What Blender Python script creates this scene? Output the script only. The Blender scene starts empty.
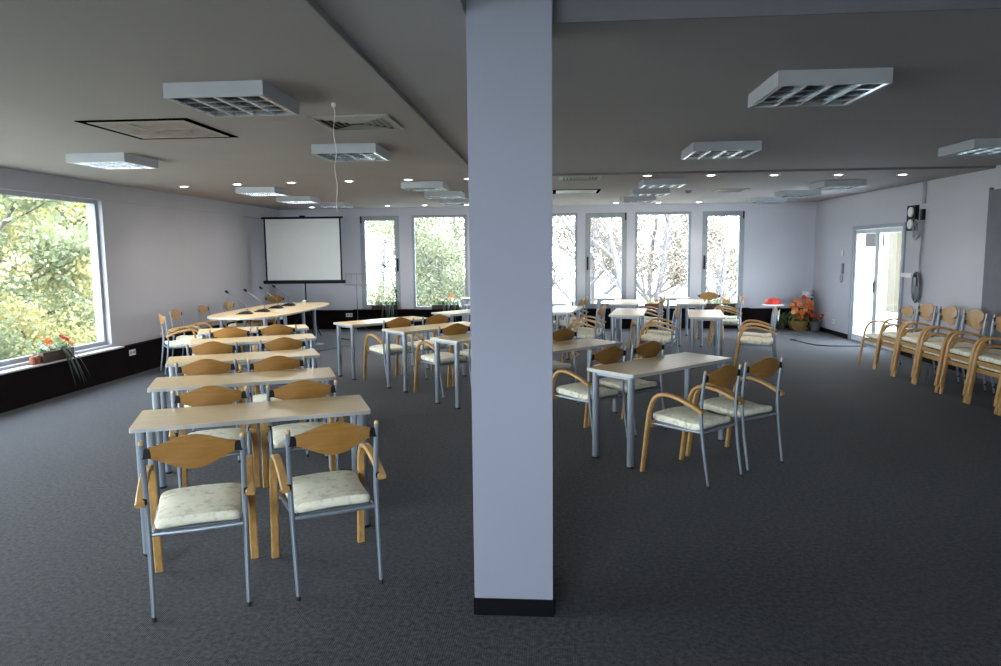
import bpy, bmesh, math, random
from mathutils import Vector, Matrix, Quaternion
PI = math.pi
sc = bpy.context.scene
COL = sc.collection

# ------------------------------------------------------------------ camera
F_PX, YAW, PITCH, ROLL, EYE = 708.47, 0.0745, 0.1138, -0.0101, 1.75
cd = bpy.data.cameras.new('camera')
cd.sensor_fit = 'HORIZONTAL'; cd.sensor_width = 36.0
cd.lens = F_PX / 1001 * 36.0; cd.clip_start = 0.05; cd.clip_end = 300
cam = bpy.data.objects.new('camera', cd); COL.objects.link(cam)
fw = Vector((-math.sin(YAW)*math.cos(PITCH), math.cos(YAW)*math.cos(PITCH), -math.sin(PITCH)))
r0 = Vector((math.cos(YAW), math.sin(YAW), 0)); u0 = r0.cross(fw)
rr = math.cos(ROLL)*r0 + math.sin(ROLL)*u0; uu = -math.sin(ROLL)*r0 + math.cos(ROLL)*u0
M = Matrix((rr, uu, -fw)).transposed().to_4x4(); M.translation = Vector((0, 0, EYE))
cam.matrix_world = M
sc.camera = cam

# ------------------------------------------------------------------ world, exposure
SKY = 16.0
w = bpy.data.worlds.new('overcast_sky'); sc.world = w; w.use_nodes = True
nt = w.node_tree; nt.nodes.clear()
out = nt.nodes.new('ShaderNodeOutputWorld'); bg = nt.nodes.new('ShaderNodeBackground')
tc = nt.nodes.new('ShaderNodeTexCoord'); sx = nt.nodes.new('ShaderNodeSeparateXYZ')
rp = nt.nodes.new('ShaderNodeValToRGB')
rp.color_ramp.elements[0].position = 0.0; rp.color_ramp.elements[0].color = (0.88, 0.94, 1.0, 1)
rp.color_ramp.elements[1].position = 0.9; rp.color_ramp.elements[1].color = (0.70, 0.83, 1.0, 1)
nt.links.new(tc.outputs['Generated'], sx.inputs[0]); nt.links.new(sx.outputs['Z'], rp.inputs[0])
nt.links.new(rp.outputs[0], bg.inputs['Color']); bg.inputs['Strength'].default_value = SKY
nt.links.new(bg.outputs[0], out.inputs[0])
sc.view_settings.view_transform = 'Standard'; sc.view_settings.look = 'None'
sc.view_settings.exposure = 0.55; sc.view_settings.gamma = 1.0; sc.view_settings.use_curve_mapping = False
sc.cycles.max_bounces = 9; sc.cycles.diffuse_bounces = 5; sc.cycles.transparent_max_bounces = 16
sc.cycles.caustics_reflective = False; sc.cycles.caustics_refractive = False
sc.cycles.sample_clamp_indirect = 6.0

def portal(name, loc, rot, sx_, sy_):
    l = bpy.data.lights.new(name, 'AREA'); l.shape = 'RECTANGLE'; l.size = sx_; l.size_y = sy_
    l.cycles.is_portal = True
    o = bpy.data.objects.new(name, l); COL.objects.link(o); o.location = loc; o.rotation_euler = rot
# portals point into the room (-Z of the light)
portal('portal_left', (-6.62, 5.42, 1.51), (0, -PI/2, 0), 2.1, 8.5)
portal('portal_far', (-0.05, 16.42, 1.5), (-PI/2, 0, 0), 8.8, 2.1)
portal('portal_near', (-1.3, -2.85, 1.775), (PI/2, 0, 0), 3.2, 1.95)
portal('portal_right', (5.98, 13.1, 1.08), (0, PI/2, 0), 2.2, 2.1)

# ------------------------------------------------------------------ materials
def nmat(name):
    m = bpy.data.materials.new(name); m.use_nodes = True
    t = m.node_tree; b = t.nodes['Principled BSDF']
    return m, t, b
def plain(name, col, rough=0.5, metal=0.0, spec=0.5, var=0.06, scale=6.0, bump=0.0, bscale=80.0):
    m, t, b = nmat(name)
    b.inputs['Roughness'].default_value = rough; b.inputs['Metallic'].default_value = metal
    b.inputs['Specular IOR Level'].default_value = spec
    co = t.nodes.new('ShaderNodeTexCoord'); n = t.nodes.new('ShaderNodeTexNoise')
    n.inputs['Scale'].default_value = scale; n.inputs['Detail'].default_value = 3
    r = t.nodes.new('ShaderNodeValToRGB')
    r.color_ramp.elements[0].position = .3; r.color_ramp.elements[1].position = .7
    r.color_ramp.elements[0].color = tuple(max(0, c*(1-var)) for c in col)+(1,)
    r.color_ramp.elements[1].color = tuple(min(1, c*(1+var)) for c in col)+(1,)
    t.links.new(co.outputs['Object'], n.inputs['Vector']); t.links.new(n.outputs['Fac'], r.inputs[0])
    t.links.new(r.outputs[0], b.inputs['Base Color'])
    if bump:
        n2 = t.nodes.new('ShaderNodeTexNoise'); n2.inputs['Scale'].default_value = bscale
        bp = t.nodes.new('ShaderNodeBump'); bp.inputs['Strength'].default_value = bump; bp.inputs['Distance'].default_value = .01
        t.links.new(co.outputs['Object'], n2.inputs['Vector']); t.links.new(n2.outputs['Fac'], bp.inputs['Height'])
        t.links.new(bp.outputs[0], b.inputs['Normal'])
    return m
def wood(name, c1, c2, rough=.4, stretch=(1, 14, 14), scale=3.0):
    m, t, b = nmat(name)
    co = t.nodes.new('ShaderNodeTexCoord'); mp = t.nodes.new('ShaderNodeMapping')
    mp.inputs['Scale'].default_value = stretch
    n = t.nodes.new('ShaderNodeTexNoise'); n.inputs['Scale'].default_value = scale; n.inputs['Detail'].default_value = 6
    n.inputs['Distortion'].default_value = .6
    r = t.nodes.new('ShaderNodeValToRGB'); r.color_ramp.elements[0].position = .32; r.color_ramp.elements[1].position = .7
    r.color_ramp.elements[0].color = c1+(1,); r.color_ramp.elements[1].color = c2+(1,)
    t.links.new(co.outputs['Object'], mp.inputs[0]); t.links.new(mp.outputs[0], n.inputs['Vector'])
    t.links.new(n.outputs['Fac'], r.inputs[0]); t.links.new(r.outputs[0], b.inputs['Base Color'])
    b.inputs['Roughness'].default_value = rough
    return m
def emis(name, col, s):
    m, t, b = nmat(name)
    b.inputs['Base Color'].default_value = col+(1,); b.inputs['Emission Color'].default_value = col+(1,)
    b.inputs['Emission Strength'].default_value = s
    return m
def glass_mat():
    m = bpy.data.materials.new('window_glass'); m.use_nodes = True; t = m.node_tree; t.nodes.clear()
    o = t.nodes.new('ShaderNodeOutputMaterial'); mx = t.nodes.new('ShaderNodeMixShader')
    tr = t.nodes.new('ShaderNodeBsdfTransparent'); tr.inputs[0].default_value = (.95, .97, .96, 1)
    gl = t.nodes.new('ShaderNodeBsdfGlossy'); gl.inputs['Roughness'].default_value = .02
    lw = t.nodes.new('ShaderNodeLayerWeight'); lw.inputs[0].default_value = .5
    pw = t.nodes.new('ShaderNodeMath'); pw.operation = 'POWER'; pw.inputs[1].default_value = 5
    ma = t.nodes.new('ShaderNodeMath'); ma.operation = 'MULTIPLY_ADD'; ma.inputs[1].default_value = .3; ma.inputs[2].default_value = .015
    t.links.new(lw.outputs['Facing'], pw.inputs[0]); t.links.new(pw.outputs[0], ma.inputs[0])
    t.links.new(ma.outputs[0], mx.inputs[0]); t.links.new(tr.outputs[0], mx.inputs[1]); t.links.new(gl.outputs[0], mx.inputs[2])
    t.links.new(mx.outputs[0], o.inputs[0])
    return m
def carpet_mat():
    m, t, b = nmat('ribbed_carpet')
    co = t.nodes.new('ShaderNodeTexCoord')
    wv = t.nodes.new('ShaderNodeTexWave'); wv.wave_type = 'BANDS'; wv.bands_direction = 'X'
    wv.inputs['Scale'].default_value = 30.0; wv.inputs['Distortion'].default_value = .8; wv.inputs['Detail'].default_value = 1
    n = t.nodes.new('ShaderNodeTexNoise'); n.inputs['Scale'].default_value = 38; n.inputs['Detail'].default_value = 5; n.inputs['Roughness'].default_value = .75
    nb = t.nodes.new('ShaderNodeTexNoise'); nb.inputs['Scale'].default_value = .8; nb.inputs['Detail'].default_value = 4
    for x in (wv, n, nb): t.links.new(co.outputs['Object'], x.inputs['Vector'])
    r = t.nodes.new('ShaderNodeValToRGB'); r.color_ramp.elements[0].position = .37; r.color_ramp.elements[1].position = .66
    r.color_ramp.elements[0].color = (.008, .0078, .0105, 1); r.color_ramp.elements[1].color = (.098, .095, .115, 1)
    t.links.new(n.outputs['Fac'], r.inputs[0])
    mx = t.nodes.new('ShaderNodeMix'); mx.data_type = 'RGBA'; mx.blend_type = 'MULTIPLY'; mx.inputs[0].default_value = .35
    t.links.new(r.outputs[0], mx.inputs[6]); t.links.new(wv.outputs['Color'], mx.inputs[7])
    mx2 = t.nodes.new('ShaderNodeMix'); mx2.data_type = 'RGBA'; mx2.blend_type = 'MULTIPLY'; mx2.inputs[0].default_value = .35
    t.links.new(mx.outputs[2], mx2.inputs[6]); t.links.new(nb.outputs['Fac'], mx2.inputs[7])
    t.links.new(mx2.outputs[2], b.inputs['Base Color'])
    b.inputs['Roughness'].default_value = .9; b.inputs['Specular IOR Level'].default_value = .18
    b.inputs['Sheen Weight'].default_value = .14; b.inputs['Sheen Roughness'].default_value = .45
    bp = t.nodes.new('ShaderNodeBump'); bp.inputs['Strength'].default_value = .5; bp.inputs['Distance'].default_value = .006
    ad = t.nodes.new('ShaderNodeMath'); ad.operation = 'ADD'
    t.links.new(wv.outputs['Fac'], ad.inputs[0]); t.links.new(n.outputs['Fac'], ad.inputs[1])
    t.links.new(ad.outputs[0], bp.inputs['Height']); t.links.new(bp.outputs[0], b.inputs['Normal'])
    return m
def fabric_mat():
    m, t, b = nmat('cream_seat_fabric')
    co = t.nodes.new('ShaderNodeTexCoord')
    n = t.nodes.new('ShaderNodeTexNoise'); n.inputs['Scale'].default_value = 22; n.inputs['Detail'].default_value = 3
    r = t.nodes.new('ShaderNodeValToRGB')
    e = r.color_ramp.elements; e[0].position = .30; e[0].color = (.55, .55, .46, 1)
    e[1].position = .44; e[1].color = (.82, .79, .64, 1)
    x = r.color_ramp.elements.new(.62); x.color = (.85, .82, .67, 1)
    x = r.color_ramp.elements.new(.74); x.color = (.64, .60, .47, 1)
    t.links.new(co.outputs['Object'], n.inputs['Vector']); t.links.new(n.outputs['Fac'], r.inputs[0])
    t.links.new(r.outputs[0], b.inputs['Base Color']); b.inputs['Roughness'].default_value = .9
    b.inputs['Specular IOR Level'].default_value = .2
    n2 = t.nodes.new('ShaderNodeTexNoise'); n2.inputs['Scale'].default_value = 260
    bp = t.nodes.new('ShaderNodeBump'); bp.inputs['Strength'].default_value = .25; bp.inputs['Distance'].default_value = .003
    t.links.new(co.outputs['Object'], n2.inputs['Vector']); t.links.new(n2.outputs['Fac'], bp.inputs['Height'])
    t.links.new(bp.outputs[0], b.inputs['Normal'])
    return m
def leaf_mat(name, cols, rough=.6, scale=1.3):
    m, t, b = nmat(name)
    co = t.nodes.new('ShaderNodeTexCoord'); n = t.nodes.new('ShaderNodeTexNoise'); n.inputs['Scale'].default_value = scale
    n.inputs['Detail'].default_value = 5; n.inputs['Roughness'].default_value = .75
    r = t.nodes.new('ShaderNodeValToRGB'); k = len(cols)
    r.color_ramp.elements[0].position = .3; r.color_ramp.elements[0].color = cols[0]+(1,)
    r.color_ramp.elements[1].position = .7; r.color_ramp.elements[1].color = cols[-1]+(1,)
    for i in range(1, k-1):
        e = r.color_ramp.elements.new(.3+.4*i/(k-1)); e.color = cols[i]+(1,)
    t.links.new(co.outputs['Object'], n.inputs['Vector']); t.links.new(n.outputs['Fac'], r.inputs[0])
    t.links.new(r.outputs[0], b.inputs['Base Color']); b.inputs['Roughness'].default_value = rough
    tr = t.nodes.new('ShaderNodeBsdfTranslucent'); mx = t.nodes.new('ShaderNodeMixShader'); mx.inputs[0].default_value = .4
    t.links.new(r.outputs[0], tr.inputs[0])
    o = t.nodes['Material Output']
    t.links.new(b.outputs[0], mx.inputs[1]); t.links.new(tr.outputs[0], mx.inputs[2]); t.links.new(mx.outputs[0], o.inputs[0])
    return m

MT = dict(
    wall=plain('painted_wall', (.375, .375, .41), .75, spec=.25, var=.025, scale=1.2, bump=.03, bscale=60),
    wallfar=plain('lightened_far_wall', (.58, .59, .66), .75, spec=.25, var=.025, scale=1.2),  # paler copy of the wall paint; window glow put into the colour
    wallright=plain('lightened_right_wall', (.47, .47, .525), .75, spec=.25, var=.025, scale=1.2),  # paler than the left wall; missing light made up in the colour
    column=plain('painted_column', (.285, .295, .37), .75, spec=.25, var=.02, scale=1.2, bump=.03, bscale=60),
    ceil=plain('painted_ceiling', (.345, .318, .315), .85, spec=.2, var=.03, scale=.7),
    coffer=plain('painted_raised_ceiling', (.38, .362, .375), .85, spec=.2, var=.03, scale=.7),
    carpet=carpet_mat(),
    dado=plain('dark_brown_dado', (.008, .005, .006), .7, spec=.06, var=.2, scale=3),
    sill=plain('pale_sill', (.52, .50, .50), .4),
    stepshade=plain('grey_step_shade', (.17, .165, .17), .8),
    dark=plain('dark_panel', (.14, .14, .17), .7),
    frame=plain('grey_window_frame', (.30, .33, .37), .4),
    frame_light=plain('light_grey_door_frame', (.62, .66, .70), .4),
    glass=glass_mat(),
    black=plain('black_plastic', (.008, .008, .009), .5, spec=.2),
    blackbase=plain('black_skirting', (.006, .005, .007), .6, spec=.08),
    metal=plain('silver_grey_metal', (.26, .30, .36), .38, metal=.55, var=.04),
    tmetal=plain('silver_table_leg', (.30, .34, .40), .35, metal=.5, var=.04),
    rubber=plain('black_rubber', (.012, .012, .012), .7),
    beech=wood('golden_plywood', (.27, .125, .025), (.36, .185, .048), .38, (1.2, 10, 10), 4),
    beech2=wood('bent_beech', (.42, .22, .07), (.56, .34, .125), .42, (8, 1.5, 3), 4),
    apron=wood('beech_apron', (.36, .19, .06), (.48, .28, .10), .42, (1.5, 8, 8), 4),
    fabric=fabric_mat(),
    top=wood('pale_table_laminate', (.72, .53, .30), (.84, .66, .41), .32, (1.2, 16, 10), 3),
    edge=plain('grey_edge_band', (.46, .47, .47), .45),
    white=plain('white_plastic', (.75, .76, .77), .4, var=.02),
    housing=plain('grey_white_enamel', (.36, .375, .41), .4, var=.02),
    louvre=plain('polished_louvre', (.55, .60, .64), .22, metal=.9, var=.03),
    tray=plain('fixture_reflector', (.13, .16, .18), .3, metal=.6, var=.05),
    tube=plain('unlit_tube', (.55, .58, .58), .3),
    lit=emis('lit_tube', (1.0, .97, .93), 9.0), glowreflector=emis('glowing_reflector', (1.0, .98, .95), 10.0), openshade=plain('black_opening_shade', (.003, .003, .003), .9, spec=0),
    lens=emis('downlight_lens', (1.0, .96, .90), 14.0),
    screen=plain('screen_cloth', (.84, .91, .95), .9, var=.01),
    ac=plain('air_unit_tray', (.27, .235, .215), .5, var=.25, scale=8),
    grille=plain('vent_grille', (.33, .32, .29), .5),
    terracotta=plain('terracotta', (.22, .065, .03), .7, var=.2, scale=12),
    wicker=plain('wicker', (.30, .17, .05), .7, var=.4, scale=60, bump=.5, bscale=90),
    brown=plain('brown_planter', (.045, .022, .014), .6),
    green=leaf_mat('green_leaf', [(.04, .09, .025), (.09, .17, .05), (.17, .28, .09)], .5, 8),
    darkleaf=plain('dark_strap_leaf', (.02, .04, .032), .45, var=.3, scale=12),
    paleleaf=leaf_mat('pale_leaf', [(.28, .36, .16), (.5, .55, .3)], .5, 8),
    orange=plain('orange_petal', (.75, .20, .04), .6, var=.2, scale=30),
    red=plain('red_petal', (.55, .035, .02), .6, var=.2, scale=30),
    whitepetal=plain('white_petal', (.75, .74, .66), .6, var=.08, scale=30),
    yellow=plain('yellow_petal', (.72, .5, .16), .6, var=.15, scale=30),
    redplastic=plain('red_plastic', (.62, .035, .02), .45, var=.1),
    paper=plain('paper', (.72, .70, .64), .8, var=.02),
    bark=plain('bark', (.10, .088, .085), .9, var=.35, scale=5, bump=.6, bscale=14),
    palebark=plain('pale_bark', (.15, .138, .145), .9, var=.3, scale=5, bump=.6, bscale=14),
    cream=plain('cream_render', (.085, .07, .045), .8),
    paleyard=plain('pale_yard', (.62, .64, .64), .9, var=.05, scale=2),
    gleaf=plain('leaf_litter', (.45, .43, .36), .95, var=.5, scale=3),
    wire=plain('grey_wire', (.62, .61, .58), .6),
    cable=plain('cable_bundle', (.28, .29, .31), .6),
    chrome=plain('dark_chrome', (.16, .17, .18), .35, metal=.8),
)

# ------------------------------------------------------------------ builders
class MB:
    def __init__(s): s.b = bmesh.new()
    def box(s, c, d, rz=0.0, rot=None, bev=0.0):
        g = bmesh.ops.create_cube(s.b, size=1.0); vs = g['verts']
        bmesh.ops.scale(s.b, vec=d, verts=vs)
        if bev:
            es = list({e for v in vs for e in v.link_edges})
            q = bmesh.ops.bevel(s.b, geom=es, offset=bev, segments=2, affect='EDGES', profile=.7)
            vs = list({v for f in q['faces'] for v in f.verts} | {v for v in vs if v.is_valid})
        if rot: bmesh.ops.rotate(s.b, verts=vs, cent=(0, 0, 0), matrix=rot)
        elif rz: bmesh.ops.rotate(s.b, verts=vs, cent=(0, 0, 0), matrix=Matrix.Rotation(rz, 3, 'Z'))
        bmesh.ops.translate(s.b, vec=c, verts=vs); return s
    def span(s, a, b_, bev=0.0):
        c = [(a[i]+b_[i])/2 for i in range(3)]; d = [abs(b_[i]-a[i]) for i in range(3)]
        return s.box(c, d, bev=bev)
    def tube(s, pts, r, seg=10, cap=True):
        pts = [Vector(p) for p in pts]; n = len(pts)
        rad = r if isinstance(r, (list, tuple)) else [r]*n
        rings = []; up = None
        for i, p in enumerate(pts):
            t = (pts[min(i+1, n-1)]-pts[max(i-1, 0)]).normalized()
            if up is None:
                a = Vector((0, 0, 1)) if abs(t.z) < .9 else Vector((1, 0, 0))
                up = (a - t*a.dot(t)).normalized()
            else:
                up = (up - t*up.dot(t)).normalized()
            sd = t.cross(up)
            rings.append([s.b.verts.new(p + rad[i]*(math.cos(2*PI*k/seg)*up + math.sin(2*PI*k/seg)*sd)) for k in range(seg)])
        for i in range(n-1):
            for k in range(seg):
                s.b.faces.new((rings[i][k], rings[i][(k+1) % seg], rings[i+1][(k+1) % seg], rings[i+1][k]))
        if cap:
            s.b.faces.new(rings[0][::-1]); s.b.faces.new(rings[-1])
        return s
    def sweep(s, pts, wx, th):
        """flat strip bent in a y-z plane: wx wide along x, th thick across the bend"""
        n = len(pts); rings = []
        for i, p in enumerate(pts):
            a = Vector(pts[max(i-1, 0)]); b_ = Vector(pts[min(i+1, n-1)]); t = (b_-a).normalized()
            nx = Vector((1, 0, 0)); nn = nx.cross(t).normalized(); P = Vector(p); h = wx/2; q = th/2; c = .006
            prof = [(-h+c, -q), (h-c, -q), (h, -q+c), (h, q-c), (h-c, q), (-h+c, q), (-h, q-c), (-h, -q+c)]
            rings.append([s.b.verts.new(P+nx*u+nn*v) for u, v in prof])
        for i in range(n-1):
            for k in range(8):
                s.b.faces.new((rings[i][k], rings[i][(k+1) % 8], rings[i+1][(k+1) % 8], rings[i+1][k]))
        s.b.faces.new(rings[0][::-1]); s.b.faces.new(rings[-1]); return s
    def lathe(s, prof, c=(0, 0, 0), seg=20):
        c = Vector(c); rings = []
        for r, z in prof:
            rings.append([s.b.verts.new(c+Vector((r*math.cos(2*PI*k/seg), r*math.sin(2*PI*k/seg), z))) for k in range(seg)])
        for i in range(len(rings)-1):
            for k in range(seg):
                s.b.faces.new((rings[i][k], rings[i][(k+1) % seg], rings[i+1][(k+1) % seg], rings[i+1][k]))
        s.b.faces.new(rings[0][::-1]); s.b.faces.new(rings[-1]); return s
    def prism(s, outline, z0, z1):
        a = [s.b.verts.new((x, y, z0)) for x, y in outline]; b_ = [s.b.verts.new((x, y, z1)) for x, y in outline]
        n = len(a)
        s.b.faces.new(a[::-1]); s.b.faces.new(b_)
        for i in range(n): s.b.faces.new((a[i], a[(i+1) % n], b_[(i+1) % n], b_[i]))
        return s
    def quad(s, pts):
        s.b.faces.new([s.b.verts.new(p) for p in pts]); return s
    def build(s, name, m, parent=None, smooth=False, loc=None):
        bmesh.ops.recalc_face_normals(s.b, faces=s.b.faces)
        me = bpy.data.meshes.new(name); s.b.to_mesh(me); s.b.free()
        me.materials.append(m)
        if smooth:
            for p in me.polygons: p.use_smooth = True
            me.set_sharp_from_angle(angle=math.radians(40))
        o = bpy.data.objects.new(name, me); COL.objects.link(o)
        if parent: o.parent = parent
        if loc: o.location = loc
        return o

def tag(o, label=None, cat=None, group=None, kind=None):
    if label: o['label'] = label
    if cat: o['category'] = cat
    if group: o['group'] = group
    if kind: o['kind'] = kind
    return o
def thing(name, label, cat, loc=(0, 0, 0), rz=0.0, group=None):
    o = bpy.data.objects.new(name, None); COL.objects.link(o)
    o.location = loc; o.rotation_euler = (0, 0, rz); o.empty_display_size = .1
    return tag(o, label, cat, group)
KIDS = {}
def freeze(root):
    """remember a prototype's parts so that copies can be made"""
    allo = list(COL.objects)
    def kids(o): return [(c, kids(c)) for c in allo if c.parent == o]
    KIDS[root.name] = kids(root)
def copy_tree(root):
    r = root.copy(); COL.objects.link(r)
    def rec(lst, par):
        for c, sub in lst:
            d = c.copy(); COL.objects.link(d); d.parent = par; rec(sub, d)
    rec(KIDS[root.name], r)
    return r
USED = set()
def place(proto, loc, rz=0.0, label=None, group=None):
    if proto.name not in USED: o = proto; USED.add(proto.name)
    else: o = copy_tree(proto)
    o.location = loc; o.rotation_euler = (0, 0, rz)
    if label: o['label'] = label
    if group: o['group'] = group
    return o
def struct(o): o['kind'] = 'structure'; return o

# ------------------------------------------------------------------ room shell
XL, XR, YF, YN, ZC, ZR = -6.31, 5.74, 16.16, -2.6, 2.77, 2.80
T = .22
floor = struct(MB().span((XL-T-.2, YN-T, -.12), (XR+T, YF+T, 0)).build('floor', MT['carpet']))

m = MB()
m.span((XL-T-.2, YN-T, ZC), (-1.0, YF+T, ZC+.3)); m.span((-1.0, 9.84, ZC), (XR+T, YF+T, ZC+.3))
ceil = struct(m.build('ceiling', MT['ceil']))
m = MB(); m.span((-1.0, YN-T, ZR), (-.386, 9.84, ZR+.25)); m.span((-.386, 3.30, ZR), (0, 9.84, ZR+.25)); m.span((0, 3.43, ZR), (XR+T, 9.84, ZR+.25))
m.span((-.386, YN-T, 2.98), (XR+T, 3.45, 3.05)); m.build('raised_panel', MT['coffer'], ceil)
m = MB(); m.span((0, 3.425, ZR-.001), (XR, 3.432, 2.98)); m.build('recess_shade', MT['dark'], ceil)  # thin dark sheet over the recess face, shade put into its colour

m = MB(); m.span((-1.0, YN, ZC+.001), (-.992, 9.84, ZR)); m.span((-1.0, 9.832, ZC+.001), (XR, 9.84, ZR)); struct(m.build('step_shade', MT['stepshade']))  # dark strip along the ceiling step; the step's shade is in its colour
# left wall with the large window, a shallow recess near the far corner
WLY0, WLY1, WZ0, WZ1 = 1.2, 9.64, .49, 2.53  # window's unseen near end lengthened to throw more daylight on the desks
m = MB()
m.span((XL-T, YN-T, 0), (XL, WLY0, 2.53)); m.span((XL-T, WLY0, 0), (XL, WLY1, WZ0)); m.span((XL-T, WLY1, 0), (XL, 14.3, 2.53))
m.span((XL-T-.14, 14.3, 0), (XL-.14, YF+T, 2.53)); m.span((XL-T-.14, YN-T, 2.53), (XL+.018, YF+T, ZC))
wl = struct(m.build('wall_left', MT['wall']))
m = MB(); m.span((XL, YN, 0), (XL+.10, 14.3, .435)); m.build('dado', MT['dado'], wl)
m = MB(); m.span((XL-.14, 14.3, 0), (XL-.04, YF, .435)); m.build('dado', MT['dado'], wl)
m = MB(); m.span((XL-.02, YN, .435), (XL+.135, 9.72, .455)); m.build('sill_ledge', MT['sill'], wl)

def window(n, axis, a0, a1, z0, z1, at, fr, fm, inset, handle=None, hinge=None, mull=()):
    """axis 'x': pane runs along x at y=at; axis 'y': pane runs along y at x=at"""
    def sp(m, p0, p1, d0, d1, q0, q1):
        if axis == 'x': m.span((p0, at+d0, q0), (p1, at+d1, q1), bev=.004)
        else: m.span((at+d0, p0, q0), (at+d1, p1, q1), bev=.004)
    o = bpy.data.objects.new('window_%d' % n, None); COL.objects.link(o); struct(o)
    m = MB(); d0, d1 = inset
    sp(m, a0, a0+fr, d0, d1, z0, z1); sp(m, a1-fr, a1, d0, d1, z0, z1)
    sp(m, a0+fr, a1-fr, d0, d1, z0, z0+fr); sp(m, a0+fr, a1-fr, d0, d1, z1-fr, z1)
    for q in mull: sp(m, q-fr/2, q+fr/2, d0, d1, z0+fr, z1-fr)
    m.build('window_frame', fm, o)
    m = MB(); c = (d0+d1)/2
    if axis == 'x': m.span((a0+fr, at+c-.004, z0+fr), (a1-fr, at+c+.004, z1-fr))
    else: m.span((at+c-.004, a0+fr, z0+fr), (at+c+.004, a1-fr, z1-fr))
    m.build('glass_pane', MT['glass'], o)
    if handle is not None:
        m = MB(); m.box((handle, at+d0-.02, 1.48), (.035, .03, .30), bev=.008); m.box((handle, at+d0-.035, 1.56), (.03, .03, .12), bev=.008)
        m.build('window_handle', MT['black'], o)
    if hinge is not None:
        m = MB(); m.box((hinge, at+d0-.012, z1-.09), (.03, .03, .16), bev=.005); m.build('window_hinge', MT['black'], o)
    return o
window(1, 'y', WLY0, WLY1, WZ0, WZ1, XL, .055, MT['frame'], (-.14, -.07), mull=(4.0, 6.7))

# far wall: openings between piers
wins = [(-4.42, -3.51, 'n'), (-3.21, -1.95, 'w'), (-1.70, -.88, 'n'), (-.62, .55, 'w'), (.73, 1.65, 'n'), (1.83, 3.06, 'w'), (3.31, 4.22, 'n')]
FZ0, FZ1 = .46, 2.60
m = MB(); x = XL-T
for a, b_, k in wins:
    m.span((x, YF, 0), (a, YF+T, FZ1)); m.span((a, YF, 0), (b_, YF+T, FZ0)); x = b_
m.span((x, YF, 0), (XR+T, YF+T, FZ1)); m.span((XL-T, YF-.03, FZ1), (XR+T, YF+T, ZC))
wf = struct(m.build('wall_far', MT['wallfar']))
m = MB(); m.span((XL-.05, YF-.06, 0), (XR, YF, .445)); m.build('dado', MT['dado'], wf)
m = MB(); m.span((-4.6, YF-.20, .445), (4.35, YF+.03, .462)); m.build('sill_ledge', MT['dado'], wf)
for i, (a, b_, k) in enumerate(wins):
    fr = .11 if k == 'n' else .055
    hd = {0: b_-.05, 4: a+.05, 6: a+.05, 2: b_-.05}.get(i)
    hg = {0: a+.03, 6: b_-.03, 4: b_-.03}.get(i)
    window(i+2, 'x', a, b_, FZ0, FZ1, YF, fr, MT['frame'], (-.005, .07), hd, hg)

# right wall with the glazed double door
DY0, DY1, DZ = 12.10, 14.13, 2.17
m = MB()
m.span((XR, YN-T, 0), (XR+T, DY0, ZC+.05)); m.span((XR, YN-T, ZC), (XR+T, 3.7, 3.0)); m.span((XR, DY0, DZ), (XR+T, DY1, ZC+.05)); m.span((XR, DY1, 0), (XR+T, YF+T, ZC+.05))
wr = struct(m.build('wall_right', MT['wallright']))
m = MB(); m.span((XR-.018, DY1+.02, 0), (XR, YF-.06, .085)); m.span((XR-.018, 9.9, 0), (XR, DY0-.02, .085))
struct(m.build('baseboard_right', MT['blackbase']))
d1 = bpy.data.objects.new('door_1', None); COL.objects.link(d1); struct(d1)
m = MB(); fr = .07
m.span((XR-.03, DY0, 0), (XR+.08, DY0+fr, DZ), .004); m.span((XR-.03, DY1-fr, 0), (XR+.08, DY1, DZ), .004); m.span((XR-.03, DY0+fr, DZ-fr), (XR+.08, DY1-fr, DZ), .004)
m.build('door_frame', MT['frame'], d1)
mid = 13.12
for a, b_ in ((mid+.004, DY1-fr-.004), (DY0+fr+.004, mid-.004)):
    m = MB(); f = .075; X0, X1 = XR, XR+.055
    m.span((X0, a, .012), (X1, a+f, DZ-fr-.006), .004); m.span((X0, b_-f, .012), (X1, b_, DZ-fr-.006), .004)
    m.span((X0, a+f, .012), (X1, b_-f, .13), .004); m.span((X0, a+f, DZ-fr-.006-f), (X1, b_-f, DZ-fr-.006), .004)
    lf = m.build('door_leaf', MT['frame_light'], d1)
    m = MB(); m.span((XR+.02, a+f, .13), (XR+.028, b_-f, DZ-fr-.006-f)); m.build('glass_pane', MT['glass'], lf)
    if a > 13:
        m = MB(); m.box((XR-.012, a+.04, 1.06), (.02, .035, .20), bev=.006); m.tube([(XR-.02, a+.04, 1.10), (XR-.055, a+.04, 1.10), (XR-.06, a+.15, 1.10)], .009)
        m.build('door_handle', MT['chrome'], lf, True)
# shaded alcove near the right edge of the view, as a dark-coloured panel
d2 = bpy.data.objects.new('alcove_panel', None); COL.objects.link(d2); struct(d2)
m = MB(); m.span((XR-.05, 8.86, 0), (XR-.005, 9.84, 2.49), .004); m.build('door_leaf', MT['dark'], d2)
m = MB(); m.span((XR-.045, 8.80, 0), (XR-.002, 8.86, 2.55)); m.span((XR-.045, 9.84, 0), (XR-.002, 9.87, 2.52)); m.build('door_frame', MT['dark'], d2)

# near wall behind the camera with a broad window opening
NX0, NX1, NZ0, NZ1 = -2.9, 0.3, .8, 2.75
m = MB()
m.span((XL-T, YN-T, 0), (NX0, YN, ZC)); m.span((NX1, YN-T, 0), (XR+T, YN, 3.0)); m.span((NX0, YN-T, 0), (NX1, YN, NZ0)); m.span((NX0, YN-T, NZ1), (NX1, YN, 3.0))
struct(m.build('wall_near', MT['wall']))
window(9, 'x', NX0, NX1, NZ0, NZ1, YN, .06, MT['frame'], (-.14, -.06), mull=(-1.3,))

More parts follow.
